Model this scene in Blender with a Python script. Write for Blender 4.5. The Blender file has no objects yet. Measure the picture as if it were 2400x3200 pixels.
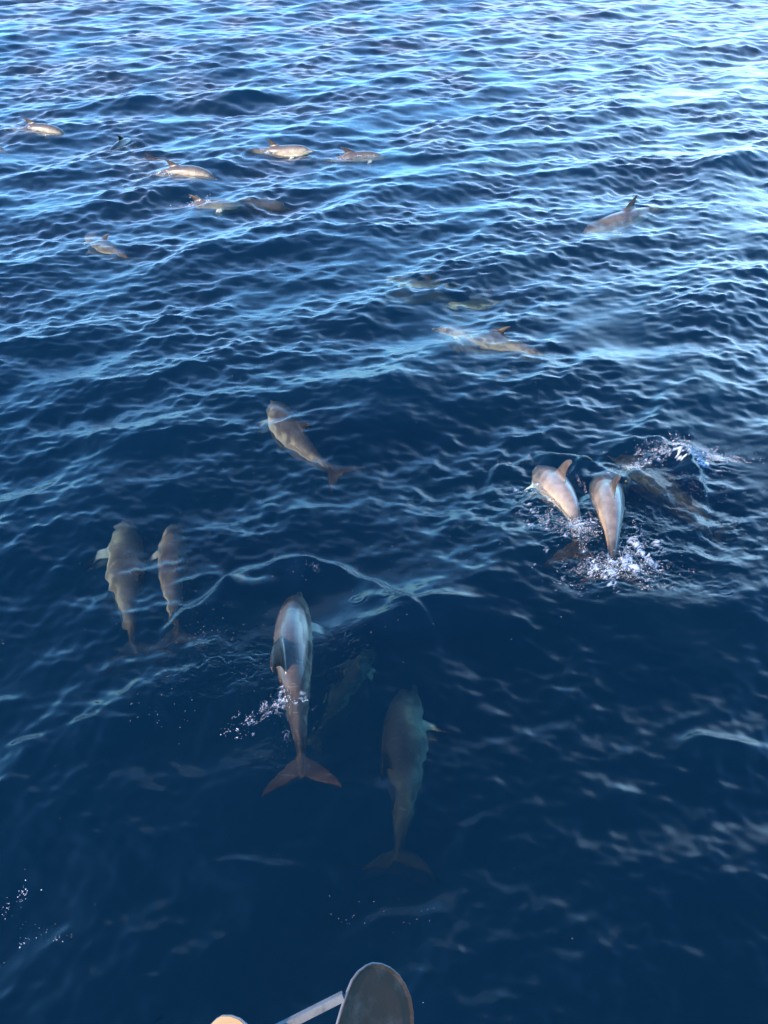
import bpy, bmesh, math, random
import numpy as np
from mathutils import Vector, Matrix

R = math.radians
random.seed(4)
rng = np.random.default_rng(11)
scene = bpy.context.scene
C = scene.collection

# ------------------------------------------------------------------ camera
cam_d = bpy.data.cameras.new('camera')
cam = bpy.data.objects.new('camera', cam_d); C.objects.link(cam)
cam.location = (0, 0, 5.4)
cam.rotation_euler = (R(90 - 38), 0, 0)
cam_d.sensor_fit = 'VERTICAL'
cam_d.angle = R(64)
cam_d.clip_start = 0.05
cam_d.clip_end = 6000
scene.camera = cam

# ------------------------------------------------------------------ sky and sun
SUN_EL, SUN_AZ = 27.0, 236.0        # azimuth clockwise from +Y: behind the camera, to the left
world = bpy.data.worlds.new('World'); scene.world = world
world.use_nodes = True
wn, wl = world.node_tree.nodes, world.node_tree.links
wn.clear()
w_out = wn.new('ShaderNodeOutputWorld'); w_bg = wn.new('ShaderNodeBackground')
sky = wn.new('ShaderNodeTexSky'); sky.sky_type = 'NISHITA'; sky.sun_disc = False
sky.sun_elevation = R(SUN_EL); sky.sun_rotation = R(SUN_AZ)
sky.air_density = 1.0; sky.dust_density = 0.2; sky.ozone_density = 1.5
w_bg.inputs['Strength'].default_value = 0.15
# scattered thin cloud over the whole dome
tc = wn.new('ShaderNodeTexCoord'); sep = wn.new('ShaderNodeSeparateXYZ')
wl.new(tc.outputs['Generated'], sep.inputs[0])
zc = wn.new('ShaderNodeMath'); zc.operation = 'MAXIMUM'; zc.inputs[1].default_value = 0.06
wl.new(sep.outputs['Z'], zc.inputs[0])
pl = wn.new('ShaderNodeVectorMath'); pl.operation = 'DIVIDE'
wl.new(tc.outputs['Generated'], pl.inputs[0])
cz = wn.new('ShaderNodeCombineXYZ')
for i in range(3): wl.new(zc.outputs[0], cz.inputs[i])
wl.new(cz.outputs[0], pl.inputs[1])
cn = wn.new('ShaderNodeTexNoise'); cn.inputs['Scale'].default_value = 0.55
cn.inputs['Detail'].default_value = 6; cn.inputs['Roughness'].default_value = 0.58
wl.new(pl.outputs[0], cn.inputs['Vector'])
cr = wn.new('ShaderNodeMapRange'); cr.interpolation_type = 'SMOOTHSTEP'
cr.inputs['From Min'].default_value = 0.55; cr.inputs['From Max'].default_value = 0.72
cr.inputs['To Max'].default_value = 0.24
wl.new(cn.outputs['Fac'], cr.inputs['Value'])
cm = wn.new('ShaderNodeMixRGB'); cm.inputs['Color2'].default_value = (3.9, 5.7, 7.8, 1)
tint = wn.new('ShaderNodeMixRGB'); tint.blend_type = 'MULTIPLY'; tint.inputs['Fac'].default_value = 1; tint.inputs['Color2'].default_value = (0.43, 0.87, 1.24, 1)
wl.new(sky.outputs[0], tint.inputs['Color1'])
wl.new(cr.outputs[0], cm.inputs['Fac']); wl.new(tint.outputs[0], cm.inputs['Color1'])
# a bright cloud bank ahead to the right
dp = wn.new('ShaderNodeVectorMath'); dp.operation = 'DOT_PRODUCT'; dp.inputs[1].default_value = Vector((0.52, 0.82, 0.16)).normalized()
nv = wn.new('ShaderNodeVectorMath'); nv.operation = 'NORMALIZE'; wl.new(tc.outputs['Generated'], nv.inputs[0]); wl.new(nv.outputs[0], dp.inputs[0])
bk = wn.new('ShaderNodeMapRange'); bk.interpolation_type = 'SMOOTHSTEP'
bk.inputs['From Min'].default_value = 0.87; bk.inputs['From Max'].default_value = 1.0; bk.inputs['To Max'].default_value = 0.55
wl.new(dp.outputs['Value'], bk.inputs['Value'])
bm_ = wn.new('ShaderNodeMixRGB'); bm_.inputs['Color2'].default_value = (5.6, 9.2, 13.0, 1)
wl.new(bk.outputs[0], bm_.inputs['Fac']); wl.new(cm.outputs[0], bm_.inputs['Color1'])
wl.new(bm_.outputs[0], w_bg.inputs['Color']); wl.new(w_bg.outputs[0], w_out.inputs['Surface'])

sun_d = bpy.data.lights.new('sun', 'SUN'); sun = bpy.data.objects.new('sun', sun_d); C.objects.link(sun)
sun_d.energy = 2.8; sun_d.angle = R(0.55); sun_d.color = (1.0, 0.74, 0.47)
sdir = Vector((math.sin(R(SUN_AZ)) * math.cos(R(SUN_EL)), math.cos(R(SUN_AZ)) * math.cos(R(SUN_EL)), math.sin(R(SUN_EL))))
sun.rotation_euler = sdir.to_track_quat('Z', 'Y').to_euler()
sun.location = sdir * 40

vs = scene.view_settings
vs.view_transform = 'Standard'; vs.look = 'None'; vs.gamma = 1; vs.use_curve_mapping = False
vs.exposure = 2.3
scene.cycles.use_denoising = True
scene.cycles.max_bounces = 6
scene.cycles.transparent_max_bounces = 12
scene.cycles.volume_bounces = 0
scene.cycles.sample_clamp_indirect = 4

# ------------------------------------------------------------------ material helpers
def new_mat(name):
    m = bpy.data.materials.new(name); m.use_nodes = True
    m.node_tree.nodes.clear()
    return m, m.node_tree.nodes, m.node_tree.links

def math_n(n, l, op, a, b=None, clamp=False):
    x = n.new('ShaderNodeMath'); x.operation = op; x.use_clamp = clamp
    for i, v in enumerate((a, b)):
        if v is None: continue
        if isinstance(v, (int, float)): x.inputs[i].default_value = v
        else: l.new(v, x.inputs[i])
    return x.outputs[0]

# ------------------------------------------------------------------ the wave field
# a directional wind sea: sum of trochoidal wave trains, crests running right and away
LEE = 0.60
WD = R(121)                       # main direction of travel (from +X towards +Y)
comps = []
lams = np.geomspace(6.5, 0.085, 150)
for i, lam in enumerate(lams):
    lam = lam * rng.uniform(0.95, 1.05)
    spread = R(25 + 27 * (i / 150))
    th = WD + rng.normal(0, spread)
    k = 2 * math.pi / lam
    # rms slope of each octave
    s = np.interp(math.log2(lam), [-3.6, -2.2, -1, 0, 1, 2, 2.7], [0.080, 0.108, 0.108, 0.098, 0.092, 0.076, 0.046])
    per_oct = 150 / math.log2(6.5 / 0.085)
    amp = s * math.sqrt(2 / per_oct) / k * rng.uniform(0.7, 1.3)
    comps.append((k * math.cos(th), k * math.sin(th), amp, rng.uniform(0, 2 * math.pi), lam))

def long_height(x, y, lmin=0.9):
    h = 0.0
    for kx, ky, a, p, lam in comps:
        if lam > lmin: h += a * math.cos(kx * x + ky * y + p)
    return h

# local disturbances: (x, y, heading vector, amplitude, crest distance, curvature radius, half width, thickness)
ARCS = []
RINGS = []
FOAM = []          # (x, y, rx, ry, rot, strength)
CHOP = []          # patches of fine ripples left by bodies: (x, y, rx, ry, rot, strength)
CALM = []          # slicks where the small chop is pressed out

def wave_noise(x, y, lmin, lmax, n, seed):
    """isotropic random field of unit variance made of plane waves"""
    r = np.random.default_rng(seed); z = np.zeros_like(x)
    for i in range(n):
        lam = lmin * (lmax / lmin) ** r.uniform(0, 1); th = r.uniform(0, 2 * math.pi)
        z += np.cos(np.float32(2 * math.pi / lam * math.cos(th)) * x + np.float32(2 * math.pi / lam * math.sin(th)) * y + np.float32(r.uniform(0, 6.283)))
    return z * math.sqrt(2 / n)

def patches(x, y, lst, pw=1.3):
    acc = np.zeros_like(x)
    for (cx, cy, rx, ry, rot, s) in lst:
        a = (x - cx) * math.cos(rot) + (y - cy) * math.sin(rot); b = -(x - cx) * math.sin(rot) + (y - cy) * math.cos(rot)
        acc = np.maximum(acc, s * np.exp(-((a / rx) ** 2 + (b / ry) ** 2) ** pw))
    return acc

def arc_height(x, y):
    z = np.zeros_like(x)
    wa = wave_noise(x, y, .35, 1.4, 14, 71); wb = wave_noise(x, y, .3, 1.2, 14, 72)
    for (cx, cy, hx, hy, A, u0, rad, hw, th) in ARCS:
        n = math.hypot(hx, hy); hx /= n; hy /= n
        du = (x - cx) * hx + (y - cy) * hy; dv = -(x - cx) * hy + (y - cy) * hx
        e = du - u0 + dv * dv / (2 * rad) + .018 * wa
        z += A * np.clip(.9 + .25 * wb, .45, 1.4) * np.where(e > 0, np.exp(-(e / th) ** 2), np.exp(-(e / (th * 3.5)) ** 2)) * np.exp(-(dv / hw) ** 4)
    return z

def sea_grid():
    u = [0.0]
    while u[-1] < 0.50: u.append(u[-1] + 0.0017)
    st = 0.0017
    while u[-1] < 400: st *= 1.10; u.append(u[-1] + st)
    u = np.array([-a for a in u[:0:-1]] + u)
    y = [-60, -40, -26, -16, -10, -6, -4]
    while y[-1] < 1.2: y.append(y[-1] + 0.09)
    while y[-1] < 60: y.append(y[-1] + 0.0011 * (y[-1] + 3) ** 1.2)
    st = y[-1] - y[-2]
    while y[-1] < 2500: st *= 1.06; y.append(y[-1] + st)
    y = np.array(y)
    s = np.maximum(y + 3, 1.2)
    X = (s[:, None] * u[None, :]); Y = np.repeat(y[:, None], len(u), 1)
    DX = np.gradient(X, axis=1); DY = np.repeat(np.gradient(y)[:, None], len(u), 1)
    return X, Y, DX, DY

def surface_z(x, y):
    z = arc_height(x, y)
    for kx, ky, a, p, lam in comps:
        if lam > .3: z += a * np.cos(kx * x + ky * y + p)
    return z

def build_sea():
    X, Y, DX, DY = sea_grid()
    nr, nc = X.shape
    Xf = X.astype(np.float32).ravel(); Yf = Y.astype(np.float32).ravel()
    idx = np.nonzero(np.hypot(Xf, Yf) < 420)[0]
    x = Xf[idx]; y = Yf[idx]; dx = DX.astype(np.float32).ravel()[idx]; dy = DY.astype(np.float32).ravel()[idx]
    calm = patches(x, y, CALM, 1.0)
    # the small chop comes and goes in gusty patches; in the lee of the bow it is weaker
    gust = 1 + 0.30 * wave_noise(x, y, 1.5, 6, 12, 5) + 0.10 * wave_noise(x, y, 8, 40, 8, 6)
    lee = np.clip((np.hypot(x, y) - 2.0) / 6.0, 0, 1)
    gust = np.clip(gust * (LEE + (1 - LEE) * lee), 0.32, 1.7) * (1 - calm)
    Z = np.zeros_like(x); HX = np.zeros_like(x); HY = np.zeros_like(x); var = 6e-5 + 1.8e-3 * np.clip((np.hypot(x, y) - 4) / 14, 0, 1)
    for kx, ky, a, p, lam in comps:
        k = math.hypot(kx, ky)
        cell = abs(kx / k) * dx + abs(ky / k) * dy
        wgt = np.clip((lam / cell - 2.2) / 2.3, 0, 1)
        wgt = wgt * wgt * (3 - 2 * wgt)
        g = 1.0
        if lam < 1.1:
            f = min(1, (1.1 - lam) / 0.6); g = 1 - f + f * gust
        var += (1 - wgt * wgt) * (a * k * g) ** 2 * 0.5
        wgt = wgt * (a * g)
        ph = kx * x + ky * y + np.float32(p)
        c = np.cos(ph); s = np.sin(ph)
        Z += wgt * c
        ch = 0.60 if lam > 0.3 else 0.25
        HX -= wgt * s * (kx / k * ch); HY -= wgt * s * (ky / k * ch)
    Z += arc_height(x, y)
    for (cx, cy, r, A) in RINGS:
        q = np.nonzero((np.abs(x - cx) < .3) & (np.abs(y - cy) < .3))[0]
        d = np.hypot(x[q] - cx, y[q] - cy)
        Z[q] += A * np.cos((d - r) * 2 * math.pi / (0.75 * r)) * np.exp(-((d - r) / (0.55 * r)) ** 2)
    # fine confused ripples left by bodies that broke the surface
    cp = patches(x, y, CHOP); q = np.nonzero(cp > .03)[0]
    wx = x[q] + .018 * wave_noise(x[q], y[q], .15, .5, 10, 31); wy = y[q] + .018 * wave_noise(x[q], y[q], .15, .5, 10, 32)
    rip = wave_noise(wx, wy, .055, .13, 26, 33)
    Z[q] += cp[q] * .0042 * (1 - np.abs(rip)) * 1.4
    # lacy foam
    fm = patches(x, y, FOAM, 1.0); q = np.nonzero(fm > .03)[0]
    lace = np.abs(wave_noise(x[q] + .02 * wave_noise(x[q], y[q], .08, .2, 8, 41), y[q], .05, .16, 22, 42))
    blot = wave_noise(x[q], y[q], .12, .5, 18, 43)
    fv = np.clip((fm[q] * 1.5 - .55 - .75 * lace + .30 * blot) * 2.2, 0, 1)
    Z[q] += .012 * fv + .012 * fm[q] * wave_noise(x[q], y[q], .06, .2, 20, 44)
    vx = Xf.copy(); vy = Yf.copy(); vz = np.zeros_like(Xf)
    vx[idx] += HX; vy[idx] += HY; vz[idx] = Z
    foam = np.zeros_like(Xf); foam[idx[q]] = fv
    rough = np.full_like(Xf, .45); rough[idx] = np.sqrt(np.sqrt(2 * var))
    # a closed body of water: the surface plus sides and a floor far below
    ring = np.array(list(range(nc)) + [r * nc + nc - 1 for r in range(1, nr)] + [(nr - 1) * nc + c for c in range(nc - 2, -1, -1)] + [r * nc for r in range(nr - 2, 0, -1)])
    nb = len(ring); n0 = nr * nc
    co = np.empty((n0 + nb, 3), np.float32)
    co[:n0, 0] = vx; co[:n0, 1] = vy; co[:n0, 2] = vz
    co[n0:, 0] = vx[ring]; co[n0:, 1] = vy[ring]; co[n0:, 2] = -45
    g = np.arange(n0).reshape(nr, nc)
    quads = np.stack([g[:-1, :-1], g[:-1, 1:], g[1:, 1:], g[1:, :-1]], -1).reshape(-1, 4)
    j = np.arange(nb); j2 = (j + 1) % nb
    side = np.stack([ring[j2], ring[j], n0 + j, n0 + j2], -1)
    q = np.concatenate([quads, side]).astype(np.int32)
    nq = len(q)
    me = bpy.data.meshes.new('water')
    me.vertices.add(len(co)); me.vertices.foreach_set('co', co.ravel())
    loops = np.concatenate([q.ravel(), (n0 + np.arange(nb))[::-1].astype(np.int32)])
    me.loops.add(len(loops)); me.loops.foreach_set('vertex_index', loops)
    me.polygons.add(nq + 1); me.polygons.foreach_set('loop_start', np.concatenate([np.arange(nq) * 4, [nq * 4]]).astype(np.int32))
    me.polygons.foreach_set('use_smooth', np.concatenate([np.ones(len(quads), bool), np.zeros(nb + 1, bool)]))
    me.update(calc_edges=True)
    for nm, arr in (('foam', foam), ('rough', rough)):
        at = me.attributes.new(nm, 'FLOAT', 'POINT')
        at.data.foreach_set('value', np.concatenate([arr, np.zeros(nb, np.float32)]).astype(np.float32))
    mi = np.zeros(nq + 1, np.int32); mi[len(quads):] = 1
    me.materials.append(water_material()); me.materials.append(abyss_material())
    me.polygons.foreach_set('material_index', mi)
    o = bpy.data.objects.new('water', me); C.objects.link(o)
    o['kind'] = 'structure'; o['label'] = 'deep blue rippled open sea'
    return o

def abyss_material():
    m, n, l = new_mat('deep_water')
    out = n.new('ShaderNodeOutputMaterial'); d = n.new('ShaderNodeBsdfDiffuse'); d.inputs['Color'].default_value = (.002, .006, .012, 1)
    l.new(d.outputs[0], out.inputs['Surface'])
    return m

def water_material():
    m, n, l = new_mat('sea_water')
    out = n.new('ShaderNodeOutputMaterial')
    foam = n.new('ShaderNodeAttribute'); foam.attribute_name = 'foam'
    rough = n.new('ShaderNodeAttribute'); rough.attribute_name = 'rough'
    # reflectance of water, the same from above and from below
    ge = n.new('ShaderNodeNewGeometry'); dt = n.new('ShaderNodeVectorMath'); dt.operation = 'DOT_PRODUCT'
    l.new(ge.outputs['Incoming'], dt.inputs[0]); l.new(ge.outputs['Normal'], dt.inputs[1])
    om = math_n(n, l, 'SUBTRACT', 1.0, math_n(n, l, 'ABSOLUTE', dt.outputs['Value']), True)
    fres = math_n(n, l, 'ADD', math_n(n, l, 'MULTIPLY', math_n(n, l, 'POWER', om, 5.0), .98), .02)
    tr = n.new('ShaderNodeBsdfTransparent'); tr.inputs['Color'].default_value = (1, 1, 1, 1)
    gl = n.new('ShaderNodeBsdfGlossy'); l.new(rough.outputs['Fac'], gl.inputs['Roughness'])
    # part of the light is bent by the ripples, part goes straight through
    rf = n.new('ShaderNodeBsdfRefraction'); rf.inputs['IOR'].default_value = 1.16; rf.inputs['Roughness'].default_value = 0.0
    tm = n.new('ShaderNodeMixShader'); tm.inputs[0].default_value = 0.86; l.new(tr.outputs[0], tm.inputs[1]); l.new(rf.outputs[0], tm.inputs[2])
    mx = n.new('ShaderNodeMixShader'); l.new(fres, mx.inputs[0]); l.new(tm.outputs[0], mx.inputs[1]); l.new(gl.outputs[0], mx.inputs[2])
    df = n.new('ShaderNodeBsdfDiffuse'); df.inputs['Color'].default_value = (0.40, 0.47, 0.55, 1)
    mf = n.new('ShaderNodeMixShader'); l.new(math_n(n, l, 'MULTIPLY', foam.outputs['Fac'], 0.75), mf.inputs[0]); l.new(mx.outputs[0], mf.inputs[1]); l.new(df.outputs[0], mf.inputs[2])
    l.new(mf.outputs[0], out.inputs['Surface'])
    # clear ocean water: red dies first, a little blue light is scattered back
    va = n.new('ShaderNodeVolumeAbsorption'); vsn = n.new('ShaderNodeVolumeScatter'); add = n.new('ShaderNodeAddShader')
    sa = (0.46, 0.22, 0.17); D = 0.5
    va.inputs['Density'].default_value = D; va.inputs['Color'].default_value = (1 - sa[0] / D, 1 - sa[1] / D, 1 - sa[2] / D, 1)
    ss = (0.0010, 0.060, 0.165); D2 = 0.2
    vsn.inputs['Density'].default_value = D2; vsn.inputs['Color'].default_value = (ss[0] / D2, ss[1] / D2, ss[2] / D2, 1)
    l.new(va.outputs[0], add.inputs[0]); l.new(vsn.outputs[0], add.inputs[1]); l.new(add.outputs[0], out.inputs['Volume'])
    return m

# ------------------------------------------------------------------ dolphins
BX = np.array([0, .012, .03, .055, .07, .085, .11, .16, .25, .36, .48, .60, .72, .82, .90, .95, .985, 1.0])
BW = np.array([.004, .013, .018, .021, .026, .037, .050, .065, .080, .087, .082, .064, .042, .025, .014, .012, .012, .005])
BH = np.array([.004, .012, .015, .018, .028, .043, .057, .073, .090, .098, .095, .078, .055, .038, .025, .017, .010, .004])
BZ = np.array([-.026, -.026, -.024, -.022, -.017, -.009, -.004, -.001, 0, 0, .003, .010, .018, .022, .024, .024, .024, .024])

def smooth_interp(x, tab):
    xs = np.linspace(0, 1, 401); ys = np.interp(xs, BX, tab)
    ker = np.ones(9) / 9
    yp = np.convolve(np.pad(ys, 4, mode='edge'), ker, 'valid')
    yp[:6] = ys[:6]
    return np.interp(x, xs, yp)

def template(voxel, fin_h=1.0):
    bm = bmesh.new()
    N, S = 70, 28
    xs = np.concatenate([np.linspace(0, .1, 16)[:-1], np.linspace(.1, 1, N - 15)])
    w = smooth_interp(xs, BW); h = smooth_interp(xs, BH); zc_ = smooth_interp(xs, BZ)
    rings = []
    for i in range(len(xs)):
        ring = []
        for j in range(S):
            a = 2 * math.pi * j / S
            cy, sz = math.cos(a), math.sin(a)
            ring.append(bm.verts.new((xs[i], w[i] * math.copysign(abs(cy) ** .92, cy), zc_[i] + h[i] * math.copysign(abs(sz) ** .95, sz))))
        rings.append(ring)
    for i in range(len(xs) - 1):
        for j in range(S):
            bm.faces.new((rings[i][j], rings[i + 1][j], rings[i + 1][(j + 1) % S], rings[i][(j + 1) % S]))
    bm.faces.new(rings[0][::1]); bm.faces.new(rings[-1][::-1])
    # a fin is a lens-section blade through (leading, trailing) pairs from root to tip
    def blade(stations, nrm):
        rr = []
        for lead, trail, th in stations:
            lead, trail = Vector(lead), Vector(trail); nv = Vector(nrm).normalized()
            ring = []
            for t, s in ((0, 0), (.12, .7), (.35, 1), (.7, .72), (1, .18)):
                ring.append(lead.lerp(trail, t) + nv * th * s)
            for t, s in ((1, -.18), (.7, -.72), (.35, -1), (.12, -.7)):
                ring.append(lead.lerp(trail, t) + nv * th * s)
            rr.append([bm.verts.new(p) for p in ring])
        for a_, b_ in zip(rr, rr[1:]):
            for j in range(9):
                bm.faces.new((a_[j], a_[(j + 1) % 9], b_[(j + 1) % 9], b_[j]))
        bm.faces.new(rr[0][::-1]); bm.faces.new(rr[-1])
    # dorsal fin: swept back, hooked
    dors = [((.385, 0, .07), (.61, 0, .055), .014), ((.445, 0, .105), (.583, 0, .095), .0115), ((.490, 0, .143), (.578, 0, .135), .0095),
            ((.530, 0, .181), (.590, 0, .172), .008), ((.568, 0, .212), (.607, 0, .204), .007), ((.600, 0, .232), (.624, 0, .228), .006)]
    blade([((a_[0], 0, .09 + (a_[2] - .09) * fin_h), (b_[0], 0, .09 + (b_[2] - .09) * fin_h), t_) for a_, b_, t_ in dors], (0, 1, 0))
    for s in (1, -1):
        # flukes
        blade([((.885, 0, .024), (.993, 0, .024), .011), ((.912, s * .03, .024), (1.002, s * .022, .024), .0105), ((.940, s * .065, .024), (1.022, s * .06, .024), .009),
               ((.972, s * .10, .024), (1.036, s * .098, .024), .008), ((1.006, s * .130, .024), (1.050, s * .130, .024), .007), ((1.046, s * .155, .024), (1.066, s * .155, .024), .006)], (0, 0, 1))
        # flippers
        blade([((.235, s * .045, -.05), (.30, s * .045, -.055), .012), ((.265, s * .088, -.078), (.322, s * .080, -.078), .010),
               ((.30, s * .120, -.102), (.345, s * .112, -.100), .008), ((.345, s * .145, -.120), (.370, s * .140, -.118), .006), ((.372, s * .152, -.126), (.384, s * .150, -.125), .006)], (0, s * .55, .84))
    bmesh.ops.recalc_face_normals(bm, faces=bm.faces)
    me = bpy.data.meshes.new('dolphin_template'); bm.to_mesh(me); bm.free()
    o = bpy.data.objects.new('dolphin_template', me); C.objects.link(o)
    md = o.modifiers.new('skin', 'REMESH'); md.mode = 'VOXEL'; md.voxel_size = voxel; md.use_smooth_shade = True
    sm = o.modifiers.new('relax', 'SMOOTH'); sm.factor = 0.5; sm.iterations = 3
    dg = bpy.context.evaluated_depsgraph_get()
    ev = o.evaluated_get(dg); m2 = bpy.data.meshes.new_from_object(ev)
    co = np.empty(len(m2.vertices) * 3, np.float32); m2.vertices.foreach_get('co', co); co = co.reshape(-1, 3)
    polys = [tuple(p.vertices) for p in m2.polygons]
    bpy.data.objects.remove(o); bpy.data.meshes.remove(me); bpy.data.meshes.remove(m2)
    # natural colouring: dark cape, paler flank, white belly, dark fins and beak line
    x = np.clip(co[:, 0], 0, 1)
    hw = smooth_interp(x, BH); wz = smooth_interp(x, BZ); ww = smooth_interp(x, BW)
    t = (co[:, 2] - wz) / np.maximum(hw, .01)
    cape = .38 - .25 * np.exp(-((x - .50) / .12) ** 2) + .12 * np.exp(-((x - .22) / .1) ** 2)
    belly = -.52 + .22 * np.exp(-((x - .30) / .2) ** 2)
    flank = 1 / (1 + np.exp((t - cape) / .13)); bel = 1 / (1 + np.exp((t - belly) / .09))
    dark = np.array([.038, .029, .024]); mid = np.array([.098, .072, .051]); pale = np.array([.40, .34, .24])
    tail = np.clip((x - .78) / .12, 0, 1)[:, None]
    colr = dark * (1 - .5 * tail) + flank[:, None] * (mid - dark) * (1 - .8 * tail)
    colr = colr + bel[:, None] * (pale - colr) * (1 - .75 * tail)
    fin = np.clip(np.maximum(np.abs(co[:, 1]) / np.maximum(ww, .008) - 1.15, 0) * 4, 0, 1)
    fin = np.maximum(fin, np.clip((t - 1.12) * 6, 0, 1))
    fin = np.maximum(fin, np.clip((-t - 1.25) * 6, 0, 1))
    colr = colr + fin[:, None] * (np.array([.017, .013, .0115]) - colr)
    # eye and mouth line
    for s in (1, -1):
        e = np.hypot(np.hypot(co[:, 0] - .125, (co[:, 2] + .018)), (co[:, 1] - s * .052) * .5)
        k = np.exp(-(e / .007) ** 4)[:, None]; colr = colr + k * (np.array([.01, .01, .01]) - colr)
    mouth = (np.exp(-((co[:, 2] + .031 - .1 * np.maximum(co[:, 0] - .05, 0)) / .0035) ** 2) * (co[:, 0] < .095))[:, None]
    colr = colr + .7 * mouth * (np.array([.02, .018, .016]) - colr)
    blotch = np.clip(flank * (1 - .6 * tail[:, 0]) * (1 - fin), 0, 1)
    return co, polys, np.concatenate([colr, blotch[:, None], fin[:, None]], 1)

def skin_material():
    m, n, l = new_mat('wet_dolphin_skin')
    out = n.new('ShaderNodeOutputMaterial'); b = n.new('ShaderNodeBsdfPrincipled')
    at = n.new('ShaderNodeAttribute'); at.attribute_name = 'skin'
    tc = n.new('ShaderNodeTexCoord')
    nz = n.new('ShaderNodeTexNoise'); nz.inputs['Scale'].default_value = 6; nz.inputs['Detail'].default_value = 6; nz.inputs['Roughness'].default_value = .65
    l.new(tc.outputs['Object'], nz.inputs['Vector'])
    mr = n.new('ShaderNodeMapRange'); mr.inputs['From Min'].default_value = .3; mr.inputs['From Max'].default_value = .7
    mr.inputs['To Min'].default_value = .55; mr.inputs['To Max'].default_value = 1.5; l.new(nz.outputs['Fac'], mr.inputs['Value'])
    mul = n.new('ShaderNodeVectorMath'); mul.operation = 'SCALE'; l.new(at.outputs['Color'], mul.inputs[0]); l.new(mr.outputs[0], mul.inputs['Scale'])
    # fine rake scratches
    mp = n.new('ShaderNodeMapping'); mp.inputs['Scale'].default_value = (4, 50, 50); l.new(tc.outputs['Object'], mp.inputs['Vector'])
    sc = n.new('ShaderNodeTexNoise'); sc.inputs['Scale'].default_value = 1.0; sc.inputs['Detail'].default_value = 2; l.new(mp.outputs[0], sc.inputs['Vector'])
    sr = n.new('ShaderNodeMapRange'); sr.inputs['From Min'].default_value = .66; sr.inputs['From Max'].default_value = .74; sr.inputs['To Max'].default_value = .22; l.new(sc.outputs['Fac'], sr.inputs['Value'])
    mx = n.new('ShaderNodeMixRGB'); mx.inputs['Color2'].default_value = (.32, .28, .25, 1); l.new(sr.outputs[0], mx.inputs['Fac']); l.new(mul.outputs[0], mx.inputs['Color1'])
    # pale skin blotches on the flanks, also standing in for sunlight dappled by ripples
    nb_ = n.new('ShaderNodeTexNoise'); nb_.inputs['Scale'].default_value = 4.2; nb_.inputs['Detail'].default_value = 7; nb_.inputs['Roughness'].default_value = .62; nb_.inputs['Distortion'].default_value = .6
    l.new(tc.outputs['Object'], nb_.inputs['Vector'])
    br = n.new('ShaderNodeMapRange'); br.inputs['From Min'].default_value = .47; br.inputs['From Max'].default_value = .60; br.inputs['To Max'].default_value = .85; l.new(nb_.outputs['Fac'], br.inputs['Value'])
    bf = math_n(n, l, 'MULTIPLY', br.outputs[0], at.outputs['Alpha'])
    mb = n.new('ShaderNodeMixRGB'); mb.inputs['Color2'].default_value = (.32, .265, .175, 1); l.new(bf, mb.inputs['Fac']); l.new(mx.outputs[0], mb.inputs['Color1'])
    l.new(mb.outputs[0], b.inputs['Base Color'])
    b.inputs['Roughness'].default_value = .34; b.inputs['IOR'].default_value = 1.4
    wet = n.new('ShaderNodeAttribute'); wet.attribute_name = 'clear'
    l.new(math_n(n, l, 'MULTIPLY', wet.outputs['Fac'], .40), b.inputs['Coat Weight']); l.new(math_n(n, l, 'ADD', math_n(n, l, 'MULTIPLY', wet.outputs['Fac'], .42), .04), b.inputs['Specular IOR Level'])
    b.inputs['Coat Roughness'].default_value = .10; b.inputs['Coat IOR'].default_value = 1.33
    bp = n.new('ShaderNodeBump'); bp.inputs['Distance'].default_value = .004; bp.inputs['Strength'].default_value = .5
    n4 = n.new('ShaderNodeTexNoise'); n4.inputs['Scale'].default_value = 18; n4.inputs['Detail'].default_value = 3; l.new(tc.outputs['Object'], n4.inputs['Vector'])
    l.new(n4.outputs['Fac'], bp.inputs['Height']); l.new(bp.outputs[0], b.inputs['Coat Normal'])
    l.new(b.outputs[0], out.inputs['Surface'])
    return m

SKIN = skin_material()
T_HI = template(.0050)
T_LO = template(.0080, .72)
T_SUB = template(.0055, .62)

def catmull(P, n=160):
    P = np.array(P, float)
    t = np.concatenate([[0], np.cumsum(np.linalg.norm(np.diff(P, axis=0), axis=1))]); t /= t[-1]
    # natural cubic spline through the points
    k = len(t); A = np.zeros((k, k)); B = np.zeros((k, 3)); h = np.diff(t)
    A[0, 0] = A[-1, -1] = 1
    for i in range(1, k - 1):
        A[i, i - 1] = h[i - 1]; A[i, i] = 2 * (h[i - 1] + h[i]); A[i, i + 1] = h[i]
        B[i] = 6 * ((P[i + 1] - P[i]) / h[i] - (P[i] - P[i - 1]) / h[i - 1])
    M = np.linalg.solve(A, B)
    s = np.linspace(0, 1, n); out = np.empty((n, 3))
    for q, v in enumerate(s):
        i = min(max(np.searchsorted(t, v) - 1, 0), k - 2); d = h[i]; a = (t[i + 1] - v) / d; b = (v - t[i]) / d
        out[q] = a * P[i] + b * P[i + 1] + ((a ** 3 - a) * M[i] + (b ** 3 - b) * M[i + 1]) * d * d / 6
    return out

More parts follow.
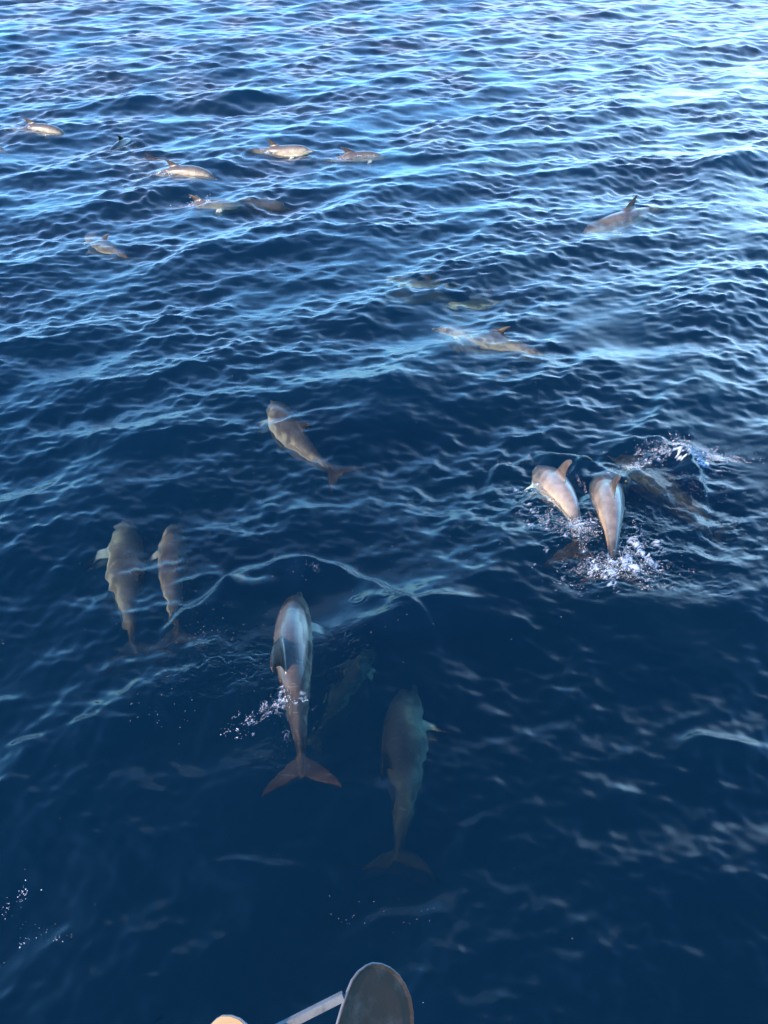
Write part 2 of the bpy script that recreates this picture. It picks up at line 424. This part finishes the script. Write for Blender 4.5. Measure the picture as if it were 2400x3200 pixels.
def dolphin(label, pts, roll=0, hi=True, girth=1.0, tail_roll=None, tone=None, fin=True):
    """pts: spine from beak tip to fluke notch; z is measured from the local water level.
    roll in degrees, positive leans the back towards the animal's left."""
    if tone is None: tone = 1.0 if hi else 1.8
    pts = [list(p) for p in pts]
    mid = pts[len(pts) // 2]
    h0 = long_height(mid[0], mid[1])
    for p in pts: p[2] += 0.5 * h0 + 0.5 * long_height(p[0], p[1])
    cv = catmull(pts)
    seg = np.linalg.norm(np.diff(cv, axis=0), axis=1); L = seg.sum()
    s = np.concatenate([[0], np.cumsum(seg)]) / L
    tan = np.gradient(cv, axis=0); tan /= np.linalg.norm(tan, axis=1)[:, None]
    fwd = -tan                                       # towards the beak
    up = np.array([0, 0, 1.0]) - fwd * fwd[:, 2:3]; up /= np.linalg.norm(up, axis=1)[:, None]
    left = np.cross(up, fwd)
    tr = roll if tail_roll is None else tail_roll
    ra = np.radians(np.interp(s, [0, .5, 1], [roll, roll, tr]))[:, None]
    up2 = up * np.cos(ra) + left * np.sin(ra); left2 = np.cross(up2, fwd)
    co, polys, colr = (T_HI if fin else T_SUB) if hi else T_LO
    x = co[:, 0]; xc = np.clip(x, 0, 1)
    def at(arr): return np.stack([np.interp(xc, s, arr[:, i]) for i in range(3)], 1)
    girth = girth * .93
    base = at(cv) + at(tan) * ((x - xc) * L)[:, None]
    P = base + at(left2) * (co[:, 1:2] * L * girth) + at(up2) * (co[:, 2:3] * L * girth)
    org = P.mean(0)
    me = bpy.data.meshes.new('dolphin')
    me.from_pydata((P - org).tolist(), [], polys)
    me.polygons.foreach_set('use_smooth', np.ones(len(polys), bool))
    a = me.attributes.new('skin', 'FLOAT_COLOR', 'POINT')
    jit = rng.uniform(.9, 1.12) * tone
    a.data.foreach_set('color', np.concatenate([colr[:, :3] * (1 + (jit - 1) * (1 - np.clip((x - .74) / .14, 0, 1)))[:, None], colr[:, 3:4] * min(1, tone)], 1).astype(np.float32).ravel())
    # how far each point stands clear of the water: only skin in air is glossy
    clear = np.clip((P[:, 2] - surface_z(P[:, 0], P[:, 1]) + .02) / .05, 0, 1)
    w_ = me.attributes.new('clear', 'FLOAT', 'POINT'); w_.data.foreach_set('value', (clear * (1 - .75 * colr[:, 4])).astype(np.float32))
    me.materials.append(SKIN); me.update()
    o = bpy.data.objects.new('dolphin', me); o.location = org.tolist(); C.objects.link(o)
    o['label'] = label; o['category'] = 'dolphin'; o['group'] = 'dolphins swimming in the sea'
    return o

# marks the animals leave on the water
ARCS += [(-.86, 5.75, -.05, 1, .12, .35, .75, 1.05, .10),
         (1.84, 7.75, 0, 1, .10, .22, .55, .75, .09),
         (2.48, 7.6, .1, 1, .08, .15, .45, .55, .08),
         (3.25, 7.9, .75, .65, .11, .25, .5, .7, .07),
         (-1.2, 9.0, -.5, .8, .045, -.25, .6, .55, .09),
         (.65, 5.2, .1, 1, .05, .25, 1.1, .8, .10),
         (-.72, 2.95, .15, 1, .030, 0, 1.0, .45, .06), (.15, 2.66, -.2, 1, .026, 0, 1.2, .5, .06), (-2.55, 4.05, -.35, 1, .040, 0, 1.5, .6, .07),
         (.75, 3.3, -.5, 1, .028, 0, 1.4, .45, .07), (2.75, 3.92, .1, 1, .060, 0, 2.0, .5, .10), (1.55, 3.6, .2, 1, .030, 0, 1.5, .45, .08)]
CALM += [(-.8, 5.5, .8, .8, 0, .95), (1.9, 7.6, .6, .5, 0, .6), (2.5, 7.3, .5, .5, 0, .6)]
CHOP += [(-1.35, 4.75, .55, .40, .5, 1.0), (-.35, 4.8, .35, .35, 0, .8), (-.75, 4.3, .35, .6, 0, .8), (3.2, 6.9, .8, .9, 0, 1.0), (2.1, 6.3, .6, .6, 0, 1.0),
         (1.35, 7.3, .55, .7, 0, .7), (2.9, 6.1, .7, .6, 0, .7), (-5.8, 15.9, .5, .4, 0, .6)]
FOAM += [(-.80, 4.36, .17, .14, 0, .52), (1.95, 6.6, .30, .26, 0, .72), (2.28, 6.02, .50, .26, 0, .74), (2.6, 6.3, .30, .4, 0, .64), (1.62, 7.2, .2, .5, 0, .5),
         (-4.85, 19.3, .3, .15, 0, .5), (-2.75, 21.15, .3, .15, 0, .5), (-.85, 20.85, .3, .15, 0, .5), (-3.9, 17.35, .3, .15, 0, .55), (-9.25, 23.05, .3, .15, 0, .5),
         (3.55, 7.85, .45, .12, -.2, .8), (2.95, 7.75, .35, .10, .3, .7)]
for i in range(46):
    x, y = [(-1.3, 4.9), (1.2, 7.4), (.2, 7.2), (-1.6, 7.0), (-.2, 5.0), (3.2, 6.2)][i % 6]
    RINGS.append((x + rng.normal(0, .45), y + rng.normal(0, .5), rng.uniform(.035, .075), rng.uniform(.0025, .005)))


# spine points are metres in the world: beak tip first, fluke notch last
dolphin('dolphin breaking the surface in front, wet back and hooked dark fin, flukes spread below',
        [(-.86, 5.96, -.27), (-.83, 5.28, -.14), (-.76, 4.68, -.10), (-.68, 4.15, -.25), (-.63, 3.70, -.20)], roll=30, tail_roll=2, girth=.9)
DEEPR = [(0.25, 5.24, -1.0), (0.16, 4.61, -0.95), (0.2, 4.11, -1.0), (0.15, 3.79, -1.2), (0.13, 3.63, -1.35)]
DEEPG = [(-0.16, 6.42, -1.75), (-0.4, 5.81, -1.7), (-0.6, 5.33, -1.75), (-0.74, 5.03, -1.85)]
dolphin('dark dolphin deep below the surface, right of the front dolphin with hooked fin',
        DEEPR, roll=48, tail_roll=10, girth=1.3, tone=.75, fin=False)
dolphin('faint greenish dolphin deepest under the tail of the front dolphin',
        DEEPG, roll=20)
dolphin('submerged dolphin at far left of the side by side pair, pale flank towards the left',
        [(-3.00, 7.38, -.62), (-2.77, 6.58, -.50), (-2.61, 5.98, -.52), (-2.48, 5.60, -.62), (-2.38, 5.36, -.7)], roll=-42, tail_roll=-6, girth=1.1, fin=False)
dolphin('smaller submerged dolphin, right one of the side by side pair',
        [(-2.40, 7.24, -.48), (-2.23, 6.52, -.35), (-2.13, 6.0, -.38), (-2.05, 5.66, -.50), (-1.99, 5.42, -.58)], roll=-24, tail_roll=-4, fin=False)
dolphin('submerged dolphin alone mid picture, mottled pale side, crossed by a ripple',
        [(-1.5, 9.70, -.33), (-1.29, 9.0, -.27), (-1.03, 8.47, -.26), (-.73, 8.09, -.28), (-.50, 7.88, -.28)], roll=-34, tail_roll=0, fin=False)
dolphin('submerged dolphin heading left with only its small fin tip above water',
        [(.78, 11.97, -.32), (1.28, 11.52, -.25), (1.76, 11.15, -.24), (2.16, 10.85, -.25), (2.46, 10.62, -.28)], roll=-24, fin=False)
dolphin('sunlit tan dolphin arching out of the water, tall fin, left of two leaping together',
        [(1.94, 8.35, -.62), (1.92, 7.9, -.30), (1.94, 7.40, -.07), (2.01, 6.8, -.06), (1.97, 6.36, -.24)], roll=-8, tail_roll=4, tone=3.9)  # tone lightens the skin to carry the strong sunlight on it
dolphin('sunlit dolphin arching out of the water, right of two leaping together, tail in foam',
        [(2.62, 8.05, -.58), (2.52, 7.55, -.27), (2.43, 7.02, -.06), (2.34, 6.45, -.05), (2.25, 5.96, -.16)], roll=-4, tail_roll=6, tone=3.0)  # sunlight put into the skin colour by the raised tone
dolphin('brown submerged dolphin under the breaking splash at right',
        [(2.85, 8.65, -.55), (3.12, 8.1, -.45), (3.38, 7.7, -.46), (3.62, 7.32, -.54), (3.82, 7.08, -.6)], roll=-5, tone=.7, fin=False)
dolphin('submerged dolphin far right heading left, triangular tan fin above water',
        [(3.75, 15.86, -.28), (4.35, 16.2, -.22), (4.98, 16.58, -.19), (5.55, 16.98, -.17), (5.98, 17.25, -.18)], roll=-14, hi=False)
dolphin('leftmost tan dolphin with whole fin and back above distant water',
        [(-8.22, 22.9, -.12), (-8.72, 23.0, -.06), (-9.2, 23.1, -.10), (-9.68, 23.2, -.2), (-10.05, 23.3, -.28)], roll=4, hi=False)
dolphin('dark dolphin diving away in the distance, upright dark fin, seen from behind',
        [(-6.50, 23.3, -.45), (-6.62, 22.6, -.12), (-6.72, 22.05, -.04), (-6.86, 21.55, -.14), (-7.0, 21.2, -.36)], roll=-10, hi=False, girth=.85, tone=.35)  # low tone darkens the skin in place of shade on its near side
dolphin('rounded brown dolphin with back and head above water, nearest of the far left group',
        [(-3.72, 19.2, -.09), (-4.24, 19.3, -.04), (-4.76, 19.4, -.09), (-5.25, 19.5, -.16), (-5.62, 19.6, -.24)], roll=4, hi=False)
dolphin('tan dolphin with beak lifted out of the water',
        [(-1.70, 21.05, .10), (-2.22, 21.15, .02), (-2.75, 21.25, -.08), (-3.2, 21.4, -.18), (-3.52, 21.48, -.25)], roll=4, hi=False)
dolphin('low tan dolphin with tall pointed fin, following the one with lifted beak',
        [(.16, 21.04, -.12), (-.33, 20.97, -.07), (-.83, 20.88, -.09), (-1.35, 20.96, -.2), (-1.68, 21.0, -.25)], roll=4, hi=False)
dolphin('low brown dolphin with bright upright fin beside a pale submerged one',
        [(-2.90, 17.46, -.14), (-3.37, 17.35, -.09), (-3.86, 17.42, -.11), (-4.3, 17.58, -.22), (-4.65, 17.68, -.3)], roll=4, hi=False)
dolphin('pale blurred submerged dolphin ahead of the bright upright fin',
        [(-1.98, 17.88, -.4), (-2.49, 17.87, -.33), (-2.99, 17.91, -.34), (-3.4, 18.0, -.4), (-3.75, 18.1, -.46)], roll=-55, hi=False)
dolphin('faint submerged dolphin at left slanting toward lower right, tiny fin tip showing',
        [(-5.85, 16.1, -.36), (-5.52, 15.55, -.25), (-5.20, 15.12, -.24), (-4.85, 14.82, -.30), (-4.55, 14.62, -.38)], roll=-14, hi=False)
dolphin('dolphin cut off by the left edge, only its low back showing',
        [(-9.22, 21.38, -.06), (-9.65, 21.49, -.02), (-10.12, 21.67, -.08), (-10.6, 21.89, -.2), (-10.95, 22.0, -.3)], roll=0, hi=False)
dolphin('barely visible brown back of a submerged dolphin behind the rounded brown one',
        [(-4.7, 21.0, -.44), (-5.2, 20.95, -.30), (-5.65, 20.98, -.30), (-6.1, 21.05, -.4), (-6.45, 21.1, -.5)], roll=0, hi=False)
dolphin('green tinted submerged dolphin, left of a faint pair near the middle',
        [(-.05, 14.35, -.76), (.42, 14.1, -.66), (.85, 14.0, -.66), (1.22, 13.95, -.74), (1.5, 13.93, -.82)], roll=-30, hi=False)
dolphin('faint pale submerged dolphin, right of a faint pair near the middle',
        [(.95, 13.6, -.95), (1.42, 13.55, -.86), (1.85, 13.55, -.86), (2.25, 13.6, -.92), (2.5, 13.65, -1.0)], roll=-40, hi=False)

# ------------------------------------------------------------------ the water itself

# ------------------------------------------------------------------ spray and bubbles
def spray_material():
    m, n, l = new_mat('white_spray')
    out = n.new('ShaderNodeOutputMaterial'); b = n.new('ShaderNodeBsdfPrincipled')
    b.inputs['Base Color'].default_value = (.68, .74, .80, 1); b.inputs['Roughness'].default_value = .12
    b.inputs['Transmission Weight'].default_value = .45; b.inputs['IOR'].default_value = 1.33
    l.new(b.outputs[0], out.inputs['Surface'])
    return m

def spray(name, label, emitters, seed):
    r = np.random.default_rng(seed)
    ph = (1 + 5 ** .5) / 2
    iv = np.array([(-1, ph, 0), (1, ph, 0), (-1, -ph, 0), (1, -ph, 0), (0, -1, ph), (0, 1, ph), (0, -1, -ph), (0, 1, -ph), (ph, 0, -1), (ph, 0, 1), (-ph, 0, -1), (-ph, 0, 1)], float)
    iv /= np.linalg.norm(iv[0])
    it = np.array([(0, 11, 5), (0, 5, 1), (0, 1, 7), (0, 7, 10), (0, 10, 11), (1, 5, 9), (5, 11, 4), (11, 10, 2), (10, 7, 6), (7, 1, 8), (3, 9, 4), (3, 4, 2), (3, 2, 6), (3, 6, 8), (3, 8, 9), (4, 9, 5), (2, 4, 11), (6, 2, 10), (8, 6, 7), (9, 8, 1)])
    V = []; F = []; k = 0
    for (cx, cy, sx, sy, rot, zmax, cnt, r0, r1) in emitters:
        # drops gather in strands
        ns = max(3, cnt // 25)
        st = np.stack([r.normal(0, 1, ns), r.normal(0, 1, ns)], 1)
        a = st[r.integers(0, ns, cnt)] + r.normal(0, .16, (cnt, 2))
        a = np.where(r.uniform(0, 1, (cnt, 1)) < .25, r.normal(0, 1.1, (cnt, 2)), a)
        px = cx + a[:, 0] * sx * math.cos(rot) - a[:, 1] * sy * math.sin(rot); py = cy + a[:, 0] * sx * math.sin(rot) + a[:, 1] * sy * math.cos(rot)
        pz = surface_z(px, py) + zmax * r.exponential(.30, cnt).clip(0, 1.3) * r.integers(0, 2, cnt)
        rad = r0 * (r1 / r0) ** (r.uniform(0, 1, cnt) ** 2.2)
        for i in range(cnt):
            sc = rad[i] * r.uniform(.7, 1.3, 3)
            q = iv * sc
            an = r.uniform(0, 6.28); c_, s_ = math.cos(an), math.sin(an)
            q = np.stack([q[:, 0] * c_ - q[:, 1] * s_, q[:, 0] * s_ + q[:, 1] * c_, q[:, 2]], 1)
            V.append(q + (px[i], py[i], pz[i])); F.append(it + k); k += 12
    me = bpy.data.meshes.new(name)
    me.from_pydata(np.concatenate(V).tolist(), [], np.concatenate(F).tolist())
    me.polygons.foreach_set('use_smooth', np.ones(len(me.polygons), bool))
    me.materials.append(SPRAY)
    o = bpy.data.objects.new(name, me); C.objects.link(o)
    o['kind'] = 'stuff'; o['label'] = label; o['category'] = 'spray'
    return o

SPRAY = spray_material()
spray('splash', 'white splash and bubbles around the two leaping dolphins',
      [(2.03, 6.55, .14, .10, 0, .10, 1232, .0014, 0.0042), (2.28, 5.98, .26, .10, 0, .07, 1760, .0014, 0.0042), (2.52, 6.3, .08, .16, 0, .08, 616, .0014, 0.0037),
       (1.72, 6.75, .07, .10, 0, .08, 281, .0014, 0.0037), (1.62, 7.9, .10, .08, 0, .06, 105, .0014, 0.0037), (2.16, 7.2, .04, .2, 0, .04, 211, .0014, 0.0037)], 1)
spray('splash', 'white breaking splash over the brown submerged dolphin at right',
      [(3.68, 8.02, .24, .05, -.15, .13, 2112, .0014, 0.0050), (3.2, 7.98, .16, .05, .2, .08, 457, .0014, 0.0042), (2.88, 7.68, .20, .04, .5, .06, 739, .0014, 0.0042), (3.4, 7.3, .4, .3, 0, .03, 316, .0014, 0.0032)], 2)
spray('splash', 'white droplets and bubbles trailing from the front dolphin',
      [(-.84, 4.32, .06, .08, 0, .04, 299, .0014, 0.0037), (-1.0, 4.22, .14, .03, .5, .04, 281, .0014, 0.0037), (-1.14, 4.08, .04, .04, 0, .03, 70, .0014, 0.0050), (-.80, 6.05, .2, .08, 0, .05, 88, .0014, 0.0032), (-.72, 3.95, .10, .15, 0, .02, 88, .0014, 0.0028)], 3)
spray('sea_spray', 'fine flying droplets over the near water, drops as sun glints at lower left',
      [(-1.8, 5.6, 1.0, .7, 0, .25, 281, .0014, 0.0023), (.5, 7.0, 1.5, .9, 0, .2, 211, .0014, 0.0023), (-2.42, 2.62, .10, .16, .3, .02, 60, .0016, .0045), (-2.15, 2.45, .16, .08, .3, .02, 30, .0014, .004), (1.0, 10.4, 1.5, .8, 0, .15, 246, .0014, 0.0028), (-.6, 2.6, 1.0, .4, 0, .1, 41, .0014, 0.0019)], 4)  # the two small emitters at lower left are white drops standing in for sun glints
spray('splash', 'tiny white splashes at the fins of the far dolphins',
      [(-4.75, 19.25, .25, .05, 0, .10, 56, .006, 0.0136), (-2.7, 21.1, .25, .05, 0, .10, 88, .006, 0.0149), (-.7, 20.85, .2, .06, 0, .12, 64, .006, 0.0124), (-3.85, 17.35, .22, .06, 0, .14, 88, .006, 0.0124),
       (-9.3, 23.0, .25, .05, 0, .08, 48, .006, 0.0124), (5.9, 17.7, .25, .08, 0, .08, 40, .004, 0.0062)], 5)

# ------------------------------------------------------------------ the boat's bow and its anchor
def paint(name, col, rough, wear, metal=0.0, scale=9):
    m, n, l = new_mat(name)
    out = n.new('ShaderNodeOutputMaterial'); b = n.new('ShaderNodeBsdfPrincipled')
    tc = n.new('ShaderNodeTexCoord')
    nz = n.new('ShaderNodeTexNoise'); nz.inputs['Scale'].default_value = scale; nz.inputs['Detail'].default_value = 8; nz.inputs['Roughness'].default_value = .68
    l.new(tc.outputs['Object'], nz.inputs['Vector'])
    mr = n.new('ShaderNodeMapRange'); mr.inputs['From Min'].default_value = .50; mr.inputs['From Max'].default_value = .72; l.new(nz.outputs['Fac'], mr.inputs['Value'])
    mx = n.new('ShaderNodeMixRGB'); mx.inputs['Color1'].default_value = (*col, 1); mx.inputs['Color2'].default_value = (*wear, 1); l.new(mr.outputs[0], mx.inputs['Fac'])
    l.new(mx.outputs[0], b.inputs['Base Color'])
    b.inputs['Roughness'].default_value = rough; b.inputs['Specular IOR Level'].default_value = .25; b.inputs['Metallic'].default_value = metal
    bp = n.new('ShaderNodeBump'); bp.inputs['Distance'].default_value = .003; bp.inputs['Strength'].default_value = .5; l.new(nz.outputs['Fac'], bp.inputs['Height']); l.new(bp.outputs[0], b.inputs['Normal'])
    l.new(b.outputs[0], out.inputs['Surface'])
    return m

M_SHADED = paint('shaded_scuffed_metal', (.027, .016, .0095), .7, (.060, .043, .032), 0, 14)  # scuffed fluke paint with the shade of its turned-away face put into the colour
M_RIM = paint('galvanised_edge', (.11, .115, .125), .45, (.06, .06, .065), .2, 20)
M_BAR = paint('grey_bar', (.10, .11, .125), .5, (.05, .055, .06), .1, 25)
M_SUNLIT = paint('sunlit_fluke_paint', (.17, .105, .052), .5, (.21, .14, .08), 0, 7)  # same fluke paint as the dark one, sunlight put into the colour
M_HULL = paint('white_hull_paint', (.42, .42, .41), .35, (.34, .34, .33), 0, 3)
M_DECK = paint('grey_deck', (.42, .42, .40), .7, (.34, .34, .33), 0, 6)

def mesh_obj(name, verts, faces, mat, parent=None, bevel=0.0, smooth=False, origin=(0, 0, 0)):
    me = bpy.data.meshes.new(name)
    og = Vector(origin)
    me.from_pydata([tuple(Vector(v) - (og if parent is None else Vector((0, 0, 0)))) for v in verts], [], faces); me.update()
    bm = bmesh.new(); bm.from_mesh(me); bmesh.ops.recalc_face_normals(bm, faces=bm.faces)
    if bevel: bmesh.ops.bevel(bm, geom=[e for e in bm.edges if len(e.link_faces) == 2 and e.calc_face_angle(0) > .5], offset=bevel, segments=2, affect='EDGES')
    bm.to_mesh(me); bm.free()
    if smooth: me.polygons.foreach_set('use_smooth', np.ones(len(me.polygons), bool))
    me.materials.append(mat)
    o = bpy.data.objects.new(name, me); C.objects.link(o)
    if parent: o.parent = parent
    else: o.location = og
    return o

def spoon(outline, O, n, up, thick, dish):
    """blade with a rounded outline (list of x, y in metres), dished front, thickness away from n"""
    n = Vector(n).normalized(); up = (Vector(up) - n * Vector(up).dot(n)).normalized(); rt = up.cross(n)
    k = len(outline); V = []; F = []
    cxy = Vector((sum(p[0] for p in outline) / k, sum(p[1] for p in outline) / k))
    def P(x, y, z): return Vector(O) + rt * x + up * y + n * z
    rings = [(1.0, 0), (.93, -.004), (.72, -dish * .55), (.42, -dish * .9), (.12, -dish)]
    for sc, z in rings:
        for p in outline: V.append(P(cxy.x + (p[0] - cxy.x) * sc, cxy.y + (p[1] - cxy.y) * sc, z))
    for sc, z in reversed(rings):
        for p in outline: V.append(P(cxy.x + (p[0] - cxy.x) * sc, cxy.y + (p[1] - cxy.y) * sc, z - thick))
    m = len(rings) * 2
    for i in range(m - 1):
        if i == len(rings) - 1: continue
        for j in range(k): F.append((i * k + j, i * k + (j + 1) % k, (i + 1) * k + (j + 1) % k, (i + 1) * k + j))
    h = len(rings)
    F.append(tuple(range((h - 1) * k, h * k))); F.append(tuple(range(h * k, (h + 1) * k)))
    for j in range(k): F.append((j, (j + 1) % k, (m - 1) * k + (j + 1) % k, (m - 1) * k + j))
    edge = [P(p[0], p[1], -thick / 2) for p in outline]
    return V, F, edge

def tube(path, rad, closed=False, S=8):
    V = []; F = []; k = len(path)
    for i, p in enumerate(path):
        a = path[(i - 1) % k] if closed or i > 0 else path[i]; b = path[(i + 1) % k] if closed or i < k - 1 else path[i]
        t = (Vector(b) - Vector(a)).normalized(); s1 = t.orthogonal().normalized() if abs(t.z) > .98 else t.cross(Vector((0, 0, 1))).normalized(); s2 = t.cross(s1)
        for j in range(S):
            an = 2 * math.pi * j / S; V.append(Vector(p) + s1 * rad * math.cos(an) + s2 * rad * math.sin(an))
    for i in range(k if closed else k - 1):
        for j in range(S):
            i2 = (i + 1) % k
            F.append((i * S + j, i * S + (j + 1) % S, i2 * S + (j + 1) % S, i2 * S + j))
    if not closed: F.append(tuple(range(S))[::-1]); F.append(tuple(range((k - 1) * S, k * S)))
    return V, F

def round_outline(ws, n=9):
    """left and right half widths at heights -> closed smooth outline"""
    ys = [w[0] for w in ws]; out = []
    for y, l_, r_ in ws: out.append((r_, y))
    for y, l_, r_ in reversed(ws): out.append((-l_, y))
    return out

anchor = bpy.data.objects.new('anchor', None); C.objects.link(anchor)
anchor.location = (0, 0, 0)
anchor['label'] = 'boat anchor at the bottom edge with a dark rounded fluke and grey bar'; anchor['category'] = 'anchor'
ws = [(-.30, .16, .12), (-.20, .156, .15), (-.10, .140, .168), (-.02, .122, .174), (.05, .102, .168), (.09, .088, .156), (.125, .072, .132), (.15, .050, .105), (.168, .022, .070), (.176, .0, .035)]
cam_v = Vector((0, -.414, .91))
nR = cam_v * math.cos(R(36)) + Vector((1, 0, 0)) * math.sin(R(36))
upR = Vector((.10, .91, .414))
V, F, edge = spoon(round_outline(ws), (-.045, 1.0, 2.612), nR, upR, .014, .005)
fl = mesh_obj('fluke', V, F, M_SHADED, anchor, smooth=False); fl['label'] = 'shaded scuffed fluke'
V, F = tube(edge, .005, closed=True); mesh_obj('rim', V, F, M_RIM, fl, smooth=True)
nL = cam_v * math.cos(R(34)) - Vector((1, 0, 0)) * math.sin(R(34))
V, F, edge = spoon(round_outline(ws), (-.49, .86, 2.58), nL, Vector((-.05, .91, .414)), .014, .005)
fl = mesh_obj('fluke', V, F, M_SUNLIT, anchor, smooth=False); fl['label'] = 'sunlit cream fluke'
V, F = tube(edge, .005, closed=True); mesh_obj('rim', V, F, M_RIM, fl, smooth=True)
V, F = tube([Vector((-.124, 1.0645, 2.688)), Vector((-.33, .995, 2.62)), Vector((-.50, .93, 2.55))], .0165, S=4); mesh_obj('crossbar', V, F, M_BAR, anchor)
V, F = tube([Vector((-.32, .99, 2.61)), Vector((-.28, .75, 2.52)), Vector((-.25, .45, 2.52)), Vector((-.25, .1, 2.6))], .03, S=8); mesh_obj('shank', V, F, M_RIM, anchor, smooth=True)

# bow of the boat the photograph is taken from, just below and behind the frame
boat = bpy.data.objects.new('boat', None); C.objects.link(boat); boat.location = (-.2, -2.0, 0)
boat['label'] = 'white bow of the boat carrying the anchor, below the bottom edge'; boat['category'] = 'boat'
secs = []
for y_top, hb in ((.56, .02), (.40, .22), (.10, .50), (-.4, .80), (-1.2, 1.15), (-2.5, 1.5), (-5.0, 1.7)):
    ring = []
    for fz, fw, rake in ((3.45, 1.0, 0), (2.7, .86, .12), (1.8, .66, .32), (.9, .48, .52), (0, .34, .72), (-.7, .06, .95)):
        yy = y_top - rake * (1 if y_top > -4 else 0)
        ring.append((hb * fw, yy, fz))
    secs.append(ring)
V = []; F = []
for sd in (1, -1):
    b0 = len(V); kk = len(secs[0])
    for ring in secs:
        for (x_, y_, z_) in ring: V.append((-.2 + sd * x_ + .2, y_ + 2.0, z_))
    for i in range(len(secs) - 1):
        for j in range(kk - 1):
            q = (b0 + i * kk + j, b0 + i * kk + j + 1, b0 + (i + 1) * kk + j + 1, b0 + (i + 1) * kk + j)
            F.append(q)
mesh_obj('hull', V, F, M_HULL, boat, smooth=True)
kk = len(secs[0]); V2 = []; F2 = []
for ring in secs:
    x_, y_, z_ = ring[0]
    V2 += [(x_ - .01, y_ + 2.0 - .01, z_ - .03), (-x_ + .01, y_ + 2.0 - .01, z_ - .03)]
for i in range(len(secs) - 1): F2.append((2 * i, 2 * i + 1, 2 * i + 3, 2 * i + 2))
mesh_obj('deck', V2, F2, M_DECK, boat)

water = build_sea()
